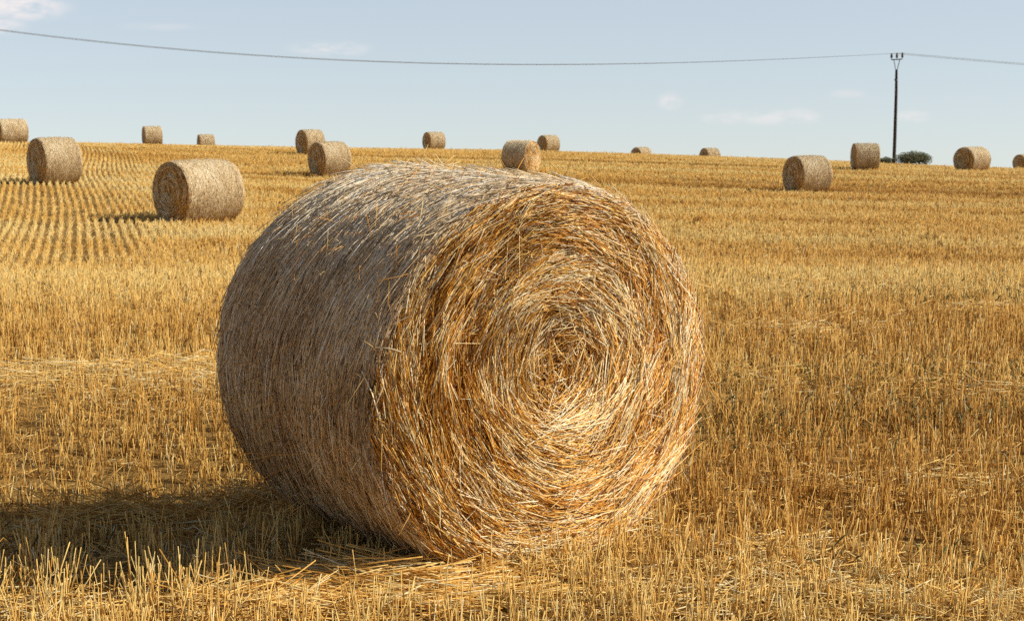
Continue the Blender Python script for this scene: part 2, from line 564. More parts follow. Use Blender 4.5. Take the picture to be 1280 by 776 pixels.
# everywhere between the stems
X, Y = stub_points(3.4, 40, lambda y: 170 * np.minimum(1, LOD0 / y) ** 1.15 * (1 + 1.3 * (y < 6.3)))
n = len(X); lod = np.maximum(1, Y / LOD0)
zz = row_zone(X, Y)
pt = fbm(X * .8, Y * .8, 71)
kp = (rng.random(n) < .35 + 1.1 * sstep(.45, .7, pt)) & ~(zz & (rng.random(n) < .75))
rel = np.stack([X, Y], 1) - BC[:2]
al = rel @ BN[:2]; pe = rel @ np.array([cos(BPSI), sin(BPSI)])
kp &= ~((np.abs(al) < BL / 2 - .05) & (np.abs(pe) < .3))
X, Y, lod = X[kp], Y[kp], lod[kp]; n = len(X)
L_.append(litter(X, Y, .006 + .06 * rng.random(n) ** 2, .05 + .14 * rng.random(n), rng.random(n) * 2 * pi,
                 (.0018 + .0008 * rng.random(n)) * lod ** .9, (.62 + .22 * rng.standard_normal(n)).clip(0, 1), .2))


def blob(cx, cy, sx, sy, rot, n, zmax, l0, l1, ang, angsd, t0=.7, tsd=.2, tilt=.12, r=.0021):
    a = rng.normal(0, 1, n); b = rng.normal(0, 1, n)
    a = np.clip(a, -2.2, 2.2); b = np.clip(b, -2.2, 2.2)
    X = cx + a * sx * cos(rot) - b * sy * sin(rot); Y = cy + a * sx * sin(rot) + b * sy * cos(rot)
    hgt = zmax * np.exp(-(a * a + b * b) / 3)
    L_.append(litter(X, Y, .008 + hgt * rng.random(n), l0 + (l1 - l0) * rng.random(n), ang + rng.normal(0, angsd, n),
                     r * (.8 + .5 * rng.random(n)), (t0 + tsd * rng.standard_normal(n)).clip(0, 1), tilt))


g = lambda px, py: at(px, py, H / -ray(px, py)[1])[:2]
# the mat of long straws in front of the bale, lying across the view
x, y = g(480, 742); blob(x, y, .22, .10, -.1, 1500, .09, .2, .5, -.12, .22, .66, .2, .10)
x, y = g(330, 762); blob(x, y, .25, .10, 0, 700, .06, .12, .35, .3, .6, .62, .2, .18)
x, y = g(600, 716); blob(x, y, .16, .09, .3, 800, .11, .12, .35, .1, .5, .72, .2, .18)
x, y = g(700, 690); blob(x, y, .25, .10, .8, 900, .10, .1, .3, .75, .6, .68, .2, .25)
# straw dragged up in the shadow on the left and the swath lying on the stubble further back
x, y = g(150, 640); blob(x, y, .22, .13, .1, 900, .17, .12, .4, .1, .4, .55, .2, .2)
x, y = g(285, 610); blob(x, y, .16, .16, .1, 500, .14, .12, .35, .3, .7, .6, .2, .3)
for px_, py_, sx_, n_, z_ in ((90, 470, 1.0, 900, .16), (230, 462, .5, 500, .17), (-60, 474, .7, 300, .15), (250, 480, .3, 300, .15),
                        (970, 402, .35, 420, .10), (1050, 395, .3, 130, .14), (960, 470, .3, 60, .16), (1010, 330, .9, 260, .14), (1240, 372, .4, 120, .12),
                        (1060, 740, .22, 420, .06), (980, 690, .20, 240, .05), (1220, 765, .25, 380, .07), (860, 740, .3, 260, .05), (60, 765, .3, 300, .06),
                        (1130, 600, .4, 150, .08), (1180, 480, .6, 160, .12)):
    x, y = g(px_, py_ + 15)
    blob(x, y, sx_, .10 + .012 * y, 0, n_, z_, .10, .30, 0, .7 if n_ < 500 else .5, .78, .16, .16, .0021 * max(1, y / 8))
V_, F_, t_, a_ = merge(L_)
tag(mesh_np("loose_straw", V_, F_, M_stub, None, {"tint": t_, "along": a_}),
    "loose cut straw lying between the stubble stalks", "straw", kind="stuff")

# green weeds between the stalks, right of the big bale
W = []
for px_, py_, sx_, sy_, n_ in ((1060, 530, .9, .22, 620), (1180, 480, 1.0, .3, 500), (930, 560, .4, .2, 160), (1240, 365, 1.2, .5, 350), (1150, 735, .3, .1, 60), (80, 720, .3, .2, 60)):
    x, y = g(px_, py_)
    X = x + rng.normal(0, sx_, n_); Y = y + rng.normal(0, sy_, n_)
    a = rng.random(n_) * 2 * pi; l = .03 + .06 * rng.random(n_)
    Z = ground(X, Y) + .01 + .09 * rng.random(n_)
    d = np.stack([np.cos(a), np.sin(a), .3 + rng.random(n_)], 1) * l[:, None]
    P0 = np.stack([X, Y, Z], 1)
    W.append(straw_arrays(np.stack([P0, P0 + d * .6, P0 + d + [0, 0, -.01]], 1), np.stack([.001 + 0 * l, .005 + 0 * l, .001 + 0 * l], 1) * max(1, y / 8),
                          rng.random(n_), flat=np.full(n_, .2)))
V_, F_, t_, a_ = merge(W)
tag(mesh_np("green_weeds", V_, F_, M_weed, None, {"tint": t_, "along": a_}),
    "sparse small green weeds sprouting low among the stubble", "weeds", kind="stuff")


# ------------------------------------------------------------------ bales
def side_radius(x, ph, R, L, k, sag, seed):
    """radius of the wound side at x along the axis (-L/2..L/2)"""
    t = np.abs(x) / (L / 2)
    ed = 1 - .020 * np.clip((t - .90) / .10, 0, 1) ** 2
    bul = 1 + .012 * (1 - t * t)
    nz = (vnoise(x * 5 + 3, ph * 2.2, seed) - .5) * .022 + (vnoise(x * 16, ph * 7, seed + 1) - .5) * .010
    r = R * ed * bul * (1 + nz)
    if seed == 100: r = r * taper(x, L)
    return r


def taper(x, L):
    return 1 + .024 * np.clip(.5 - x / L, 0, 1)


def side_point(x, ph, off, R, L, k, sag, seed):
    """ph measured from +local Y, upward through Z; the bale is wider than high and rests flattened"""
    r = side_radius(x, ph, R, L, k, sag, seed) + off
    yy = r * k * np.cos(ph); zz = r * np.sin(ph)
    zc = R - sag
    if seed == 100: zc = zc + R * (taper(x, L) - 1) * .45
    z = zc + zz
    # flattened foot
    z = np.where(z < .03, .03 + (z - .03) * .3, z)
    return np.stack([x, yy, z], -1)


def side_core(R, L, k, sag, seed, nx=40, nph=120, inset=.012):
    xs = np.linspace(-L / 2, L / 2, nx); ph = np.linspace(0, 2 * pi, nph + 1)[:-1]
    X, PH = np.meshgrid(xs, ph, indexing="ij")
    V = side_point(X, PH, -inset, R, L, k, sag, seed).reshape(-1, 3)
    i = np.arange(nx - 1)[:, None] * nph; j = np.arange(nph)[None]; j2 = (j + 1) % nph
    Q = np.stack([i + j, i + j2, i + nph + j2, i + nph + j], -1).reshape(-1, 4)
    return V, Q


def side_straws(R, L, k, sag, seed, n, rad, l0, l1, offmax, angsd=.10, K=4, tmean=.5, tsd=.2, bleach=.15):
    x = (rng.random(n) - .5) * (L - .01); ph = rng.random(n) * 2 * pi
    ln = l0 + (l1 - l0) * rng.random(n)
    flow = (vnoise(x * 4, ph * 3, seed + 5) - .5) * .35
    an = flow + rng.normal(0, angsd, n) + np.where(rng.random(n) < .06, rng.normal(0, .6, n), 0)
    off = offmax * rng.random(n) ** 1.5
    s = np.linspace(-.5, .5, K)
    xs = x[:, None] + np.sin(an)[:, None] * ln[:, None] * s
    phs = ph[:, None] + np.cos(an)[:, None] * ln[:, None] * s / R
    lift = rng.normal(0, .05, n)[:, None] * ln[:, None] * s * 1.0 + (rng.random(n) < .04)[:, None] * (ln[:, None] * (s + .5) * .16)
    xs = np.clip(xs, -L / 2 - .012, L / 2 + .012)
    offs = off[:, None] + lift
    P = side_point(xs, phs, offs, R, L, k, sag, seed)
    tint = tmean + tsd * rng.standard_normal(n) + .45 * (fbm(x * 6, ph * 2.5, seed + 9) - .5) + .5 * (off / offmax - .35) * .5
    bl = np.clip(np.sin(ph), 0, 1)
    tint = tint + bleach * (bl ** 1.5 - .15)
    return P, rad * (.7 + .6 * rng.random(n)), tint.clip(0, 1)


def face_depth(y, z, seed, amp):
    """relief of the coiled end, along the outward normal"""
    cy, cz = .015, .06
    r = np.hypot(y - cy, z - cz); ph = np.arctan2(z - cz, y - cy)
    phs = np.where(ph < 0, ph + 2 * pi, ph)
    q = r + .02 * ph
    d = (vnoise(q * 22, np.cos(ph) * 3 + 5, seed) - .5) * .9 + (vnoise(q * 9, np.sin(ph) * 2.2 + np.cos(ph) * 1.3 + 5, seed + 2) - .5) * 1.3
    d += (vnoise(y * 7, z * 7, seed + 3) - .5) * .8
    return amp * d, r, ph


def end_core(R, L, k, sag, seed, sgn, amp, nr=26, nph=90, recess=.03):
    V = []
    rr = np.linspace(0, 1, nr + 1)[1:]
    ph = np.linspace(0, 2 * pi, nph + 1)[:-1]
    RR, PH = np.meshgrid(rr, ph, indexing="ij")
    edge = side_point(np.full(PH.shape, sgn * L / 2 * .985), PH, -.014, R, L, k, sag, seed)
    ctr = np.array([0, 0, R - sag])
    Y = edge[..., 1] * RR; Z = ctr[2] + (edge[..., 2] - ctr[2]) * RR
    d, _, _ = face_depth(Y, Z - ctr[2], seed + 11, amp)
    xx = sgn * (L / 2 - recess * RR ** .2 + d * (1 - RR ** 8) - .02 * RR ** 10)
    V = np.stack([xx, Y, Z], -1).reshape(-1, 3)
    V = np.concatenate([V, [[sgn * (L / 2 - recess), 0, ctr[2]]]])
    i = np.arange(nr - 1)[:, None] * nph; j = np.arange(nph)[None]; j2 = (j + 1) % nph
    Q = np.stack([i + j, i + j2, i + nph + j2, i + nph + j], -1).reshape(-1, 4)
    T = np.stack([np.full(nph, len(V) - 1), np.arange(nph), (np.arange(nph) + 1) % nph], -1)
    return V, [Q, T]


def end_straws(R, L, k, sag, seed, sgn, n, rad, l0, l1, amp, dmax=.03, K=3, tmean=.5):
    cy, cz = .015, .06
    r = R * np.sqrt(rng.random(n)) * 1.0
    a = rng.random(n) * 2 * pi
    y = r * np.cos(a) * k; z = r * np.sin(a)
    d, rs, ph = face_depth(y, z, seed + 11, amp)
    # flakes: each layer of the coil has its own lean and its own height
    lay = np.floor((rs + .012 * (ph + pi)) / .055 + .8 * vnoise(y * 5, z * 5, seed + 40))
    sec = np.floor(ph * (3 + rs * 9) / 1.6 + lay * .37)
    fl = _h(lay, sec, seed + 41); fl2 = _h(lay, sec, seed + 42)
    tang = ph + pi / 2
    flow = (fbm(rs * 9, np.cos(ph) * 2.5 + 4, seed + 21) - .5) * .9 + (vnoise(y * 9, z * 9, seed + 22) - .5) * .7
    core = np.exp(-(rs / .17) ** 2)
    an = tang + flow * (.5 + 1.2 * core) + (fl - .5) * .34 + rng.normal(0, 1, n) * (.13 + 1.1 * core) + np.where(rng.random(n) < .06, rng.normal(0, .8, n), 0)
    ln = (l0 + (l1 - l0) * rng.random(n) ** 1.6) * (1 - .35 * core)
    up = rng.random(n) ** 1.6 * dmax + (fl2 - .5) * .022
    s = np.linspace(-.5, .5, K)
    dy = np.cos(an); dz = np.sin(an)
    # follow the coil a little: bend toward the centre
    cur = ln ** 2 / np.maximum(rs, .12) * .5 * np.clip(rng.normal(.75, .35, n), -.2, 1.2)
    iy = -(y - cy) / (rs + 1e-6); iz = -(z - cz) / (rs + 1e-6)
    S = (s * s)[None] 
    yy = y[:, None] + dy[:, None] * ln[:, None] * s + iy[:, None] * cur[:, None] * S
    zz = z[:, None] + dz[:, None] * ln[:, None] * s + iz[:, None] * cur[:, None] * S
    tilt = rng.normal(.0, .10, n) + (rng.random(n) < .05) * rng.random(n) * .5
    # keep inside the rim
    q = np.hypot(yy / k, zz) / R
    lim = 1.005 + .012 * rng.random(n)[:, None] + (rng.random(n) < .02)[:, None] * .05
    f = np.where(q > lim, lim / q, 1)
    yy *= f; zz *= f
    q = np.minimum(q, lim)
    xx = L / 2 - .002 + d[:, None] * (1 - np.clip(q, 0, 1) ** 8) + up[:, None] * (1 - .6 * np.clip(q, 0, 1) ** 10) + np.sin(tilt)[:, None] * ln[:, None] * s - .030 * np.clip(q, 0, 1.1) ** 14 - .05 * core[:, None]
    zb = R - sag + zz
    zb = np.where(zb < .03, .03 + (zb - .03) * .3, zb)
    P = np.stack([sgn * xx, yy, zb], -1)
    tint = tmean + .20 * rng.standard_normal(n) + .26 * (fl - .5) + .5 * (up / dmax - .35) + .5 * (fbm(rs * 14, np.cos(ph) * 3 + 4, seed + 31) - .5)
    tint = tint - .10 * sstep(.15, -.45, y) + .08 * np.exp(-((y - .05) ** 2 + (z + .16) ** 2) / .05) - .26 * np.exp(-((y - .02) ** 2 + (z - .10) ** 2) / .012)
    tint = np.where(rng.random(n) < .10, .85 + .15 * rng.random(n), tint)
    return P, rad * (.65 + .7 * rng.random(n)), tint.clip(0, 1)


def core_attr(V, F, t=.1):
    return V, F, np.full(len(V), t), np.full(len(V), 1.0)


def with_core(name, V, Fq, sa, mat, core_mat, parent):
    """straws and the dark packed straw below them in one mesh"""
    if not isinstance(Fq, list): Fq = [Fq]
    V1, F1, t1, a1 = merge([core_attr(V, Fq), sa])
    o = mesh_np(name, V1, F1, mat, parent, {"tint": t1, "along": a1})
    me = o.data
    me.materials.append(core_mat)
    mi = np.zeros(len(me.polygons), np.int32)
    # quads first, then triangles: the core leads each group
    nq = sum(len(f) for f in Fq if f.shape[1] == 4); ntri = sum(len(f) for f in Fq if f.shape[1] == 3)
    mi[:nq] = 1
    q_all = len(F1[0])
    if ntri: mi[q_all:q_all + ntri] = 1
    me.polygons.foreach_set("material_index", mi)
    return o


# the big bale
BK = 1.068
PB = (BR, BL, BK, .035, 100)
root = empty("round_bale", (BC[0], BC[1], 0), math.atan2(BN[1], BN[0]))
tag(root, "huge round straw bale in the foreground, its coiled end facing right", "straw bale")
V, Q = side_core(*PB, nx=50, nph=180)
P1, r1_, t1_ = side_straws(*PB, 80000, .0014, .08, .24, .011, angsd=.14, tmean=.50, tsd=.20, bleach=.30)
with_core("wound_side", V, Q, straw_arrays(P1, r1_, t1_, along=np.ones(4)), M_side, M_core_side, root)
for sgn, nn in ((1, 62000), (-1, 3000)):
    V, Q = end_core(*PB, sgn, .030)
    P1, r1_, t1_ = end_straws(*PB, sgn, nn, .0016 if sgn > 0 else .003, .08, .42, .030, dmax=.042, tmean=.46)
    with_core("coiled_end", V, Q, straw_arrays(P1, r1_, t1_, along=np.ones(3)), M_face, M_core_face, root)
# long straws that have worked loose from the bale
n = 420
x = (rng.random(n) - .5) * BL; ph = rng.uniform(.15, pi + .3, n)
p0 = side_point(x, ph, 0, *PB)
nrm = np.stack([0 * x, np.cos(ph), np.sin(ph)], 1); tg = np.stack([0 * x, -np.sin(ph), np.cos(ph)], 1) * np.sign(rng.normal(size=n))[:, None]
l = rng.uniform(.04, .15, n)[:, None]
dr = unit(nrm * rng.uniform(.1, .8, n)[:, None] + tg + rng.normal(0, .25, (n, 3)))
sp1 = straw_arrays(np.stack([p0, p0 + dr * l * .5, p0 + dr * l + rng.normal(0, .012, (n, 3))], 1), .0012, rng.uniform(.3, .95, n), along=np.ones(3))
n = 240
a = rng.random(n) * 2 * pi; r = BR * rng.uniform(.15, 1.0, n)
p0 = np.stack([np.full(n, BL / 2 - .01), r * np.cos(a) * BK, BR - .035 + r * np.sin(a)], 1)
p0[:, 2] = p0[:, 2].clip(.03)
dr = unit(np.stack([rng.uniform(.15, .8, n), -np.sin(a), np.cos(a)], 1) + rng.normal(0, .6, (n, 3)))
dr[:, 0] = np.abs(dr[:, 0])
l = rng.uniform(.05, .22, n)[:, None]
sp2 = straw_arrays(np.stack([p0, p0 + dr * l * .5 + [0, 0, .005], p0 + dr * l + rng.normal(0, .015, (n, 3)) - [0, 0, .01]], 1), .0017, rng.uniform(.6, 1, n), along=np.ones(3))
# the fan of straws drooping from the right rim and the long ones at the left rim
n = 60
a = rng.normal(.18, .16, n)
p0 = np.stack([np.full(n, BL / 2 - .02) - .06 * rng.random(n), BR * BK * np.cos(a), BR - .035 + BR * np.sin(a)], 1)
l = rng.uniform(.10, .30, n)[:, None]
dr = unit(np.stack([.10 + .1 * rng.random(n), .25 + .22 * rng.random(n), -1 + 0 * a], 1) + rng.normal(0, .1, (n, 3)))
sp3 = straw_arrays(np.stack([p0 + [0, -.02, .1], p0, p0 + dr * l], 1), .0017, rng.uniform(.55, .95, n), along=np.ones(3))
n = 26
a = rng.uniform(pi - .1, pi + .9, n)
xx = rng.uniform(-.5, .1, n) * BL
p0 = side_point(xx, a, -.01, *PB)
dr = unit(np.stack([-.5 * rng.random(n), -1 + 0 * a, rng.uniform(-.8, .35, n)], 1))
l = rng.uniform(.08, .28, n)[:, None]
sp4 = straw_arrays(np.stack([p0, p0 + dr * l * .5 + [0, 0, .01], p0 + dr * l], 1), .0014, rng.uniform(.2, .7, n), along=np.ones(3))
# the bright crossing straws on the near rim
rim = lambda s, ang, o: np.array([BL / 2 + s, -BR * BK * cos(ang) - o * cos(ang), BR - .035 + BR * sin(ang)])
segs = []
for (s0, an0, o0, s1, an1, o1) in ((.00, .02, -.10, -.10, .16, .03), (-.06, .18, .035, .02, -.03, .005), (.03, .12, .0, -.10, -.16, .02), (.05, .28, -.04, -.02, .30, .03),
                                    (-.02, -.12, .0, -.16, -.32, .05), (.04, .45, -.03, -.05, .36, .02)):
    A_, B_ = rim(s0, an0, o0), rim(s1, an1, o1)
    segs.append([A_, (A_ + B_) / 2 + [0.01, 0, .006], B_])
sp5 = straw_arrays(np.array(segs), .0024, np.full(len(segs), .97), along=np.ones(3))
V_, F_, t_, a_ = merge([sp1, sp2, sp3, sp4, sp5])
tag(mesh_np("loose_straws", V_, F_, M_face, root, {"tint": t_, "along": a_}), kind="stuff")


# far bales: two builds, copied
def make_far(seed, n_side, n_end, lod):
    R = .75
    Pm = (R, 1.30, 1.02, .04, seed)
    r = empty("round_bale")
    V, Q = side_core(*Pm, nx=30, nph=80)
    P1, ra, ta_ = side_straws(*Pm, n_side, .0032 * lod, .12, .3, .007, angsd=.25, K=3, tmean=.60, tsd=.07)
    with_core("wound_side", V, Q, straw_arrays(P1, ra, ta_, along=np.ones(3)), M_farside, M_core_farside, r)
    for sgn in (-1, 1):
        V, Q = end_core(*Pm, sgn, .022, nr=14, nph=50)
        P1, ra, ta_ = end_straws(*Pm, sgn, n_end, .0034 * lod, .12, .34, .022, dmax=.022, tmean=.56)
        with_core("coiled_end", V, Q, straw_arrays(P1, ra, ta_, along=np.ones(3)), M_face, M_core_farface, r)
    return r


protos = [make_far(300, 20000, 6000, 1.0), make_far(400, 12000, 4000, 1.3), make_far(500, 12000, 4000, 1.3)]
used = [False] * 3
LAB = {
    "A": "pale straw bale on the skyline, cut by the photo's left edge",
    "B": "bale near the left edge, lower and larger than its skyline neighbour",
    "C": "small upright bale on the skyline, right of the two at the left edge",
    "D": "low half-sunken straw bale on the left skyline above the large midfield bale",
    "E": "large midfield straw bale with dark coiled left end among the drill rows",
    "F": "bale on the hill brow, partly hidden by the closer bale of its pair",
    "G": "closer bale of the overlapping pair above the big bale's back edge",
    "H": "lone squat straw bale on the skyline above the middle of the big bale",
    "I": "straw bale whose sunlit golden end faces right, behind the big bale's top",
    "J": "small straw bale on the skyline right behind the bale with the sunlit end",
    "K": "half-hidden bale top on the skyline, left one of two near the middle",
    "L": "half-hidden straw bale top on the skyline, second of two, closer to the pole",
    "M": "largest straw bale on the right side, with long shadow to its left",
    "N": "straw bale standing on the hill just left of the power pole",
    "O": "straw bale right of the power pole with wide dark round end",
    "P": "straw bale on the skyline cut off by the photo's right edge"}
bale_roots = {}


def copy_tree(o, parent=None):
    c = o.copy()
    COL.objects.link(c)
    c.parent = parent
    for ch in o.children: copy_tree(ch, c)
    return c


for i, ((x0, x1, yt, yb, ew, sd, kname), p) in enumerate(zip(BALES, bale_pos)):
    pi_ = 0 if kname in "EBMG" else (1 if i % 2 else 2)
    if used[pi_]: r = copy_tree(protos[pi_])
    else: r = protos[pi_]; used[pi_] = True
    ratio = min(.92, ew / (yb - yt))
    az = math.atan2(p[0], p[1])
    rz = math.asin(ratio) - az if sd < 0 else -math.asin(ratio) - az
    z = float(ground(np.array([p[0]]), np.array([p[1]]))[0])
    zt = p[2]
    r.location = (p[0], p[1], zt if kname in "DJKLHP" else z)
    # length from the photo: silhouette width = end ellipse + projected length
    s = (yb - yt) / VIS
    Lw = ((x1 - x0) / s - 1.5 * ratio) / math.sqrt(1 - ratio ** 2)
    Lw = float(np.clip(Lw, 1.15, 1.6))
    r.rotation_euler = (0, 0, rz)
    r.scale = (Lw / 1.30, 1, 1)
    tag(r, LAB[kname], "straw bale", "straw bales scattered over the field")
    bale_roots[kname] = r
    print(kname, np.round(p, 2), "ground", round(z, 2), "rz", round(math.degrees(rz)), "L", round(Lw, 2), "crest", np.round(crest(np.array([p[0] / p[1]]))[0], 1))
tag(root, group="straw bales scattered over the field")

# the little heap of straw right of the big bale
x, y, z = at(876, 283, 1); _a, _b = ray(876, 283)
Yh = 33.0
for _ in range(12):
    Yh = (H - float(ground(np.array([_a * Yh]), np.array([Yh]))[0])) / -_b
n = 500
ang = rng.random(n) * 2 * pi; rr = .22 * np.sqrt(rng.random(n))
c = np.stack([_a * Yh + rr * np.cos(ang), Yh + rr * np.sin(ang), .24 * (1 - rr / .25) * rng.random(n) ** .5 + .02], 1)
c[:, 2] += ground(c[:, 0], c[:, 1])
dd = unit(rng.normal(size=(n, 3)) * [1, 1, .8]) * .09
tag(straws("straw_heap", np.stack([c - dd, c + dd], 1), .006, rng.uniform(.25, .7, n), M_stub, along=np.array([1., 1.])),
    "tiny pointed heap of straw on the stubble right of the big bale", "straw heap")

# ------------------------------------------------------------------ power pole
PY = 100.5
pb = at(1117.3, 206, PY)
pz = float(ground(np.array([pb[0]]), np.array([PY]))[0])
top = at(1119.5, 66, PY)
HT = top[2] - pz


def tube(pts, r, sides=12, cap=True):
    pts = np.asarray(pts, float); K = len(pts)
    r = np.full(K, r) if np.ndim(r) == 0 else np.asarray(r)
    d = unit(np.gradient(pts, axis=0))
    ref = np.array([0, 0, 1.0]) if abs(d[0][2]) < .8 else np.array([1.0, 0, 0])
    u = unit(np.cross(d, ref)); v = np.cross(d, u)
    ph = np.arange(sides) * 2 * pi / sides
    V = pts[:, None] + r[:, None, None] * (np.cos(ph)[None, :, None] * u[:, None] + np.sin(ph)[None, :, None] * v[:, None])
    i = np.arange(K - 1)[:, None] * sides; j = np.arange(sides)[None]; j2 = (j + 1) % sides
    Q = np.stack([i + j, i + j2, i + sides + j2, i + sides + j], -1).reshape(-1, 4)
    V = np.concatenate([V.reshape(-1, 3), pts[:1], pts[-1:]])
    jj = np.arange(sides); b = (K - 1) * sides
    T = np.concatenate([np.stack([np.full(sides, K * sides), jj, (jj + 1) % sides], -1), np.stack([np.full(sides, K * sides + 1), b + (jj + 1) % sides, b + jj], -1)])
    return V, [Q, T]


def joinVF(L):
    V, F, _, _ = merge([(v, f, np.zeros(len(v)), np.zeros(len(v))) for v, f in L])
    return V, F


LD = unit(np.array([-92.7, -35.0, 0]))              # run of the line toward the left
ARM = unit(np.array([35.0, -92.7, 0]))               # across it
pole = empty("power_pole", (pb[0], PY, pz))
tag(pole, "tall dark power pole with three insulators on the right skyline", "power pole")
neck = HT - 1.15
V, Fq = tube([(0, 0, -.3), (0, 0, 2), (-.02, 0, 5), (-.06, 0, neck)], [.125, .115, .10, .08], 16)
mesh_np("post", V, Fq, M_pole, pole)
e = lambda a, z: np.array([-.06, 0, 0]) + ARM * a + np.array([0, 0, z])
# the arm is broadside enough to be read: spread .85 m each way
W2 = .62
V, Fq = tube([e(-W2, HT - .46), e(0, HT - .48), e(W2, HT - .46)], .036, 8)
mesh_np("crossarm", V, Fq, M_metal, pole)
for s in (-1, 1):
    V, Fq = tube([e(s * .05, neck - .25), e(s * .10, neck), e(s * .36, HT - .45)], .026, 8)
    mesh_np("brace", V, Fq, M_metal, pole)
V, Fq = tube([e(0, neck - .75) + LD * .0, e(0, neck - .62)], .11, 14)
mesh_np("collar", V, Fq, M_metal, pole)
ins_top = []
for a_pos, zb, hgt in ((-W2, HT - .46, .44), (0, HT - .47, .45), (W2, HT - .46, .44)):
    base = e(a_pos, zb)
    prof = [(0, .02), (.10, .02), (.101, .05), (.16, .09), (.20, .085), (.21, .05), (.25, .09), (.30, .085), (.31, .045), (.36, .075), (.42, .06), (.44, .02)]
    V, Fq = tube([base + [0, 0, q * hgt / .44] for q, _ in prof], [r for _, r in prof], 14)
    mesh_np("insulator", V, Fq, M_ins, pole)
    ins_top.append(base + [0, 0, hgt - .03])

# the three wires: two spans each, hanging between this pole and its neighbours outside the photo
P0w = np.array([pb[0], PY, pz])
top_ref = np.mean(ins_top, 0) + P0w
for wi, it in enumerate(ins_top):
    a0 = it + P0w
    pts = []
    # left span: starts at pole, passes x=600 y=81, x=200 y=58, x=0 y=38.5 of the photo
    L_end = np.array([-60.0 * 1.18, 50 * 1.18, 0])
    dirv = np.array([L_end[0] - pb[0], L_end[1] - PY, 0])

    def tat(px, py):
        a, b = ray(px, py)
        # X = a*Y
        t = (a * PY - pb[0]) / (dirv[0] - a * dirv[1])
        Yt = PY + dirv[1] * t
        return t, H + b * Yt
    obs = [tat(1100, 66.5), tat(800, 79.5), tat(600, 81), tat(400, 75), tat(200, 58), tat(0, 38.5)]
    z0 = top_ref[2]
    tt = np.array([o[0] for o in obs]); zz = np.array([o[1] for o in obs]) - z0
    co = np.linalg.lstsq(np.stack([tt, tt ** 2, tt ** 3], 1), zz, rcond=None)[0]
    off = a0 - np.array([P0w[0], P0w[1], top_ref[2]])
    ts = np.linspace(0, 1.0, 60)
    left = np.stack([P0w[0] + dirv[0] * ts, P0w[1] + dirv[1] * ts, z0 + co[0] * ts + co[1] * ts ** 2 + co[2] * ts ** 3], 1) + off
    dr_ = -dirv
    obsr = [(1127, 65), (1200, 72.5), (1280, 80.5)]
    tz = []
    for px_, py_ in obsr[1:]:
        a, b = ray(px_, py_); t = (a * PY - pb[0]) / (dr_[0] - a * dr_[1]); tz.append((t, H + b * (PY + dr_[1] * t) - z0))
    t2 = np.array([q[0] for q in tz]); z2 = np.array([q[1] for q in tz])
    c1, c2 = np.linalg.solve(np.stack([t2, t2 ** 2], 1), z2)
    c2 = np.clip(c2, 4, 16); c1 = z2[1] / t2[1] - c2 * t2[1]
    ts = np.linspace(0, 1.0, 50)[1:]
    right = np.stack([P0w[0] + dr_[0] * ts, P0w[1] + dr_[1] * ts, z0 + c1 * ts + c2 * ts ** 2], 1) + off
    pts = np.concatenate([left[::-1], right])
    V, Fq = tube(pts, .0095, 6)
    names = ["carried by the left insulator of the pole", "carried by the middle insulator of the pole", "carried by the right insulator of the pole"]
    tag(mesh_np("power_line", V, Fq, M_wire), "thin grey overhead wire sagging across the sky, " + names[wi], "wire", "overhead wires on the pole")


# ------------------------------------------------------------------ bushes on the skyline
def bush(px0, px1, ytop, Yb, label, n=2600):
    x0 = at(px0, 200, Yb)[0]; x1 = at(px1, 200, Yb)[0]
    cx = (x0 + x1) / 2; zb = float(ground(np.array([cx]), np.array([Yb]))[0])
    ht = at(px0, ytop, Yb)[2] - zb
    r = empty("bush", (cx, Yb, zb)); tag(r, label, "bush")
    w = (x1 - x0) / 2
    nl = 9
    ctr = np.stack([rng.uniform(-.75, .75, nl) * w, rng.uniform(-.4, .4, nl) * w, rng.uniform(.38, .68, nl) * ht], 1)
    ctr[:, 0] = np.linspace(-.78, .78, nl) * w
    sz = rng.uniform(.8, 1.2, nl) * ht * .36; ctr[:, 2] *= 1.05 - .3 * (ctr[:, 0] / w) ** 2
    k = rng.integers(0, nl, n)
    dd = unit(rng.normal(size=(n, 3))) * (rng.random(n) ** .4)[:, None]
    P = ctr[k] + dd * sz[k][:, None] * [1.3, 1.3, 1]
    P[:, 2] = P[:, 2].clip(.05, None)
    P[:, 2] = np.minimum(P[:, 2], ht * (1.05 - .3 * (P[:, 0] / w) ** 2) + rng.normal(0, .10, n))
    s = .05
    e1 = unit(rng.normal(size=(n, 3))) * s; e2 = unit(np.cross(e1, rng.normal(size=(n, 3)))) * s * .6
    V = np.stack([P - e1, P + e2, P + e1, P - e2], 1).reshape(-1, 3)
    Q = np.arange(4 * n).reshape(-1, 4)
    t = (.5 + .5 * dd[:, 2] * .5 + .2 * rng.standard_normal(n)).clip(0, 1)
    mesh_np("foliage", V, Q, M_leaf, r, {"tint": np.repeat(t, 4)}, smooth=False)
    st = [tube([(0.1 * q, 0, -.05), (c[0] * .5, c[1] * .5, c[2] * .5), tuple(c)], [.04, .025, .01], 6) for q, c in enumerate(ctr)]
    V, Fq = joinVF(st)
    mesh_np("stem", V, Fq, M_twig, r)


bush(1123, 1162, 189.5, 99.6, "larger grey-green bush at the foot of the pole, on its right", 5200)
bush(1097, 1117, 196, 101.5, "small low grey-green bush at the foot of the pole, on its left", 1500)

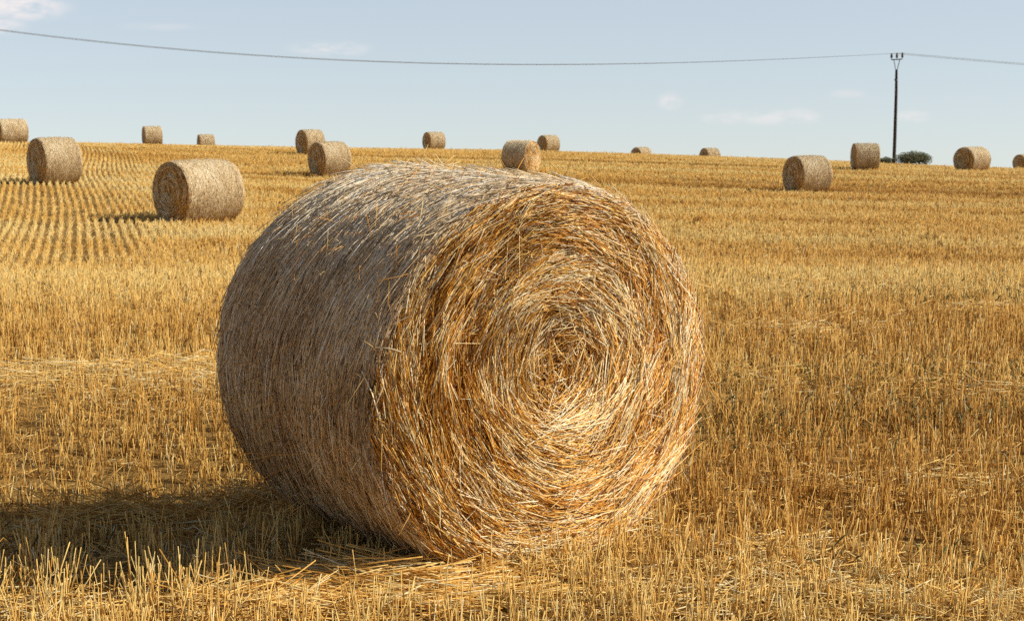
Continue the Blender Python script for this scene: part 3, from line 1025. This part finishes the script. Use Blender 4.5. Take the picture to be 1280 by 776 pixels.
# ------------------------------------------------------------------ light
SUN_EL, SUN_AZ = radians(33), radians(98)           # azimuth clockwise from +Y
sd = bpy.data.lights.new("sun", 'SUN'); sun = bpy.data.objects.new("sun", sd); COL.objects.link(sun)
sdir = np.array([sin(SUN_AZ) * cos(SUN_EL), cos(SUN_AZ) * cos(SUN_EL), sin(SUN_EL)])
from mathutils import Vector
sun.rotation_euler = Vector(sdir).to_track_quat('Z', 'Y').to_euler()
sd.energy = 5.0; sd.angle = radians(.53); sd.color = (1, .91, .74)

wd = bpy.data.worlds.new("World"); scene.world = wd; wd.use_nodes = True
nt = wd.node_tree
for q in list(nt.nodes): nt.nodes.remove(q)
L = nt.links.new
tc = N(nt, "ShaderNodeTexCoord")
# lift the looked-up direction a little: less of the yellow murk at the horizon
ad = N(nt, "ShaderNodeVectorMath", operation='ADD'); ad.inputs[1].default_value = (0, 0, .10)
L(tc.outputs["Generated"], ad.inputs[0])
sky = N(nt, "ShaderNodeTexSky"); sky.sky_type = 'NISHITA'; sky.sun_disc = False
sky.sun_elevation = SUN_EL; sky.sun_rotation = SUN_AZ; sky.air_density = 1.0; sky.dust_density = .5; sky.ozone_density = 1
L(ad.outputs[0], sky.inputs[0])
# clouds: small soft puffs low in the sky
nz = N(nt, "ShaderNodeTexNoise"); nz.inputs["Scale"].default_value = 55; nz.inputs["Detail"].default_value = 5; nz.inputs["Roughness"].default_value = .55
mp = N(nt, "ShaderNodeMapping"); mp.inputs["Scale"].default_value = (1, 1, 2.6); L(tc.outputs["Generated"], mp.inputs[0]); L(mp.outputs[0], nz.inputs["Vector"])
acc = None
for px_, py_, wx, wy, st in ((25, 8, 62, 20, 1.0), (-5, 32, 40, 12, .9), (412, 61, 56, 12, .6), (838, 128, 18, 13, .6), (905, 147, 34, 11, .5), (960, 147, 44, 12, .5), (1000, 146, 28, 12, .5),
                             (1140, 146, 26, 9, .5), (1060, 118, 26, 7, .3), (200, 34, 60, 6, .2)):
    c = unit(at(px_, py_, 1) - np.array([0, 0, H]))
    sb = N(nt, "ShaderNodeVectorMath", operation='SUBTRACT'); sb.inputs[1].default_value = tuple(c); L(tc.outputs["Generated"], sb.inputs[0])
    ml = N(nt, "ShaderNodeVectorMath", operation='MULTIPLY'); ml.inputs[1].default_value = (F / wx, F / wx, F / wy); L(sb.outputs[0], ml.inputs[0])
    le = N(nt, "ShaderNodeVectorMath", operation='LENGTH'); L(ml.outputs[0], le.inputs[0])
    mr = N(nt, "ShaderNodeMapRange"); mr.interpolation_type = 'SMOOTHERSTEP'; mr.inputs[1].default_value = 1.25; mr.inputs[2].default_value = .1
    mr.inputs[3].default_value = 0; mr.inputs[4].default_value = st; L(le.outputs["Value"], mr.inputs[0])
    if acc is None: acc = mr.outputs[0]
    else:
        a_ = N(nt, "ShaderNodeMath", operation='MAXIMUM'); L(acc, a_.inputs[0]); L(mr.outputs[0], a_.inputs[1]); acc = a_.outputs[0]
nr = N(nt, "ShaderNodeMapRange"); nr.inputs[1].default_value = .33; nr.inputs[2].default_value = .58; L(nz.outputs["Fac"], nr.inputs[0])
cm = N(nt, "ShaderNodeMath", operation='MULTIPLY'); L(acc, cm.inputs[0]); L(nr.outputs[0], cm.inputs[1])
tintn = N(nt, "ShaderNodeMix", data_type='RGBA', blend_type='MULTIPLY'); tintn.inputs[0].default_value = 1; tintn.inputs[7].default_value = (1.18, 1.035, .985, 1)
L(sky.outputs[0], tintn.inputs[6])
mx = N(nt, "ShaderNodeMix", data_type='RGBA'); L(cm.outputs[0], mx.inputs[0]); hz = N(nt, "ShaderNodeMix", data_type='RGBA'); sz = N(nt, "ShaderNodeSeparateXYZ"); L(tc.outputs["Generated"], sz.inputs[0])
hf = N(nt, "ShaderNodeMapRange"); hf.interpolation_type = 'SMOOTHSTEP'; hf.inputs[1].default_value = .10; hf.inputs[2].default_value = .60; hf.inputs[3].default_value = .5; hf.inputs[4].default_value = 0
L(sz.outputs[2], hf.inputs[0]); L(hf.outputs[0], hz.inputs[0])
df = N(nt, "ShaderNodeMapRange"); df.interpolation_type = 'SMOOTHSTEP'; df.inputs[1].default_value = .10; df.inputs[2].default_value = .45; df.inputs[3].default_value = 1; df.inputs[4].default_value = .60
L(sz.outputs[2], df.inputs[0])
L(tintn.outputs[2], hz.inputs[6]); hz.inputs[7].default_value = (4.42, 4.97, 5.2, 1); L(hz.outputs[2], mx.inputs[6]); mx.inputs[7].default_value = (6.3, 5.95, 5.95, 1)
bg = N(nt, "ShaderNodeBackground"); bg.inputs[1].default_value = .135; 
bs = N(nt, "ShaderNodeMath", operation='MULTIPLY'); bs.inputs[1].default_value = .143; L(df.outputs[0], bs.inputs[0]); L(bs.outputs[0], bg.inputs[1])
L(mx.outputs[2], bg.inputs[0])
wo = N(nt, "ShaderNodeOutputWorld"); L(bg.outputs[0], wo.inputs[0])

scene.view_settings.view_transform = 'Standard'
scene.view_settings.look = 'None'
scene.view_settings.exposure = 0
scene.view_settings.gamma = 1
scene.cycles.max_bounces = 5
scene.cycles.use_denoising = False
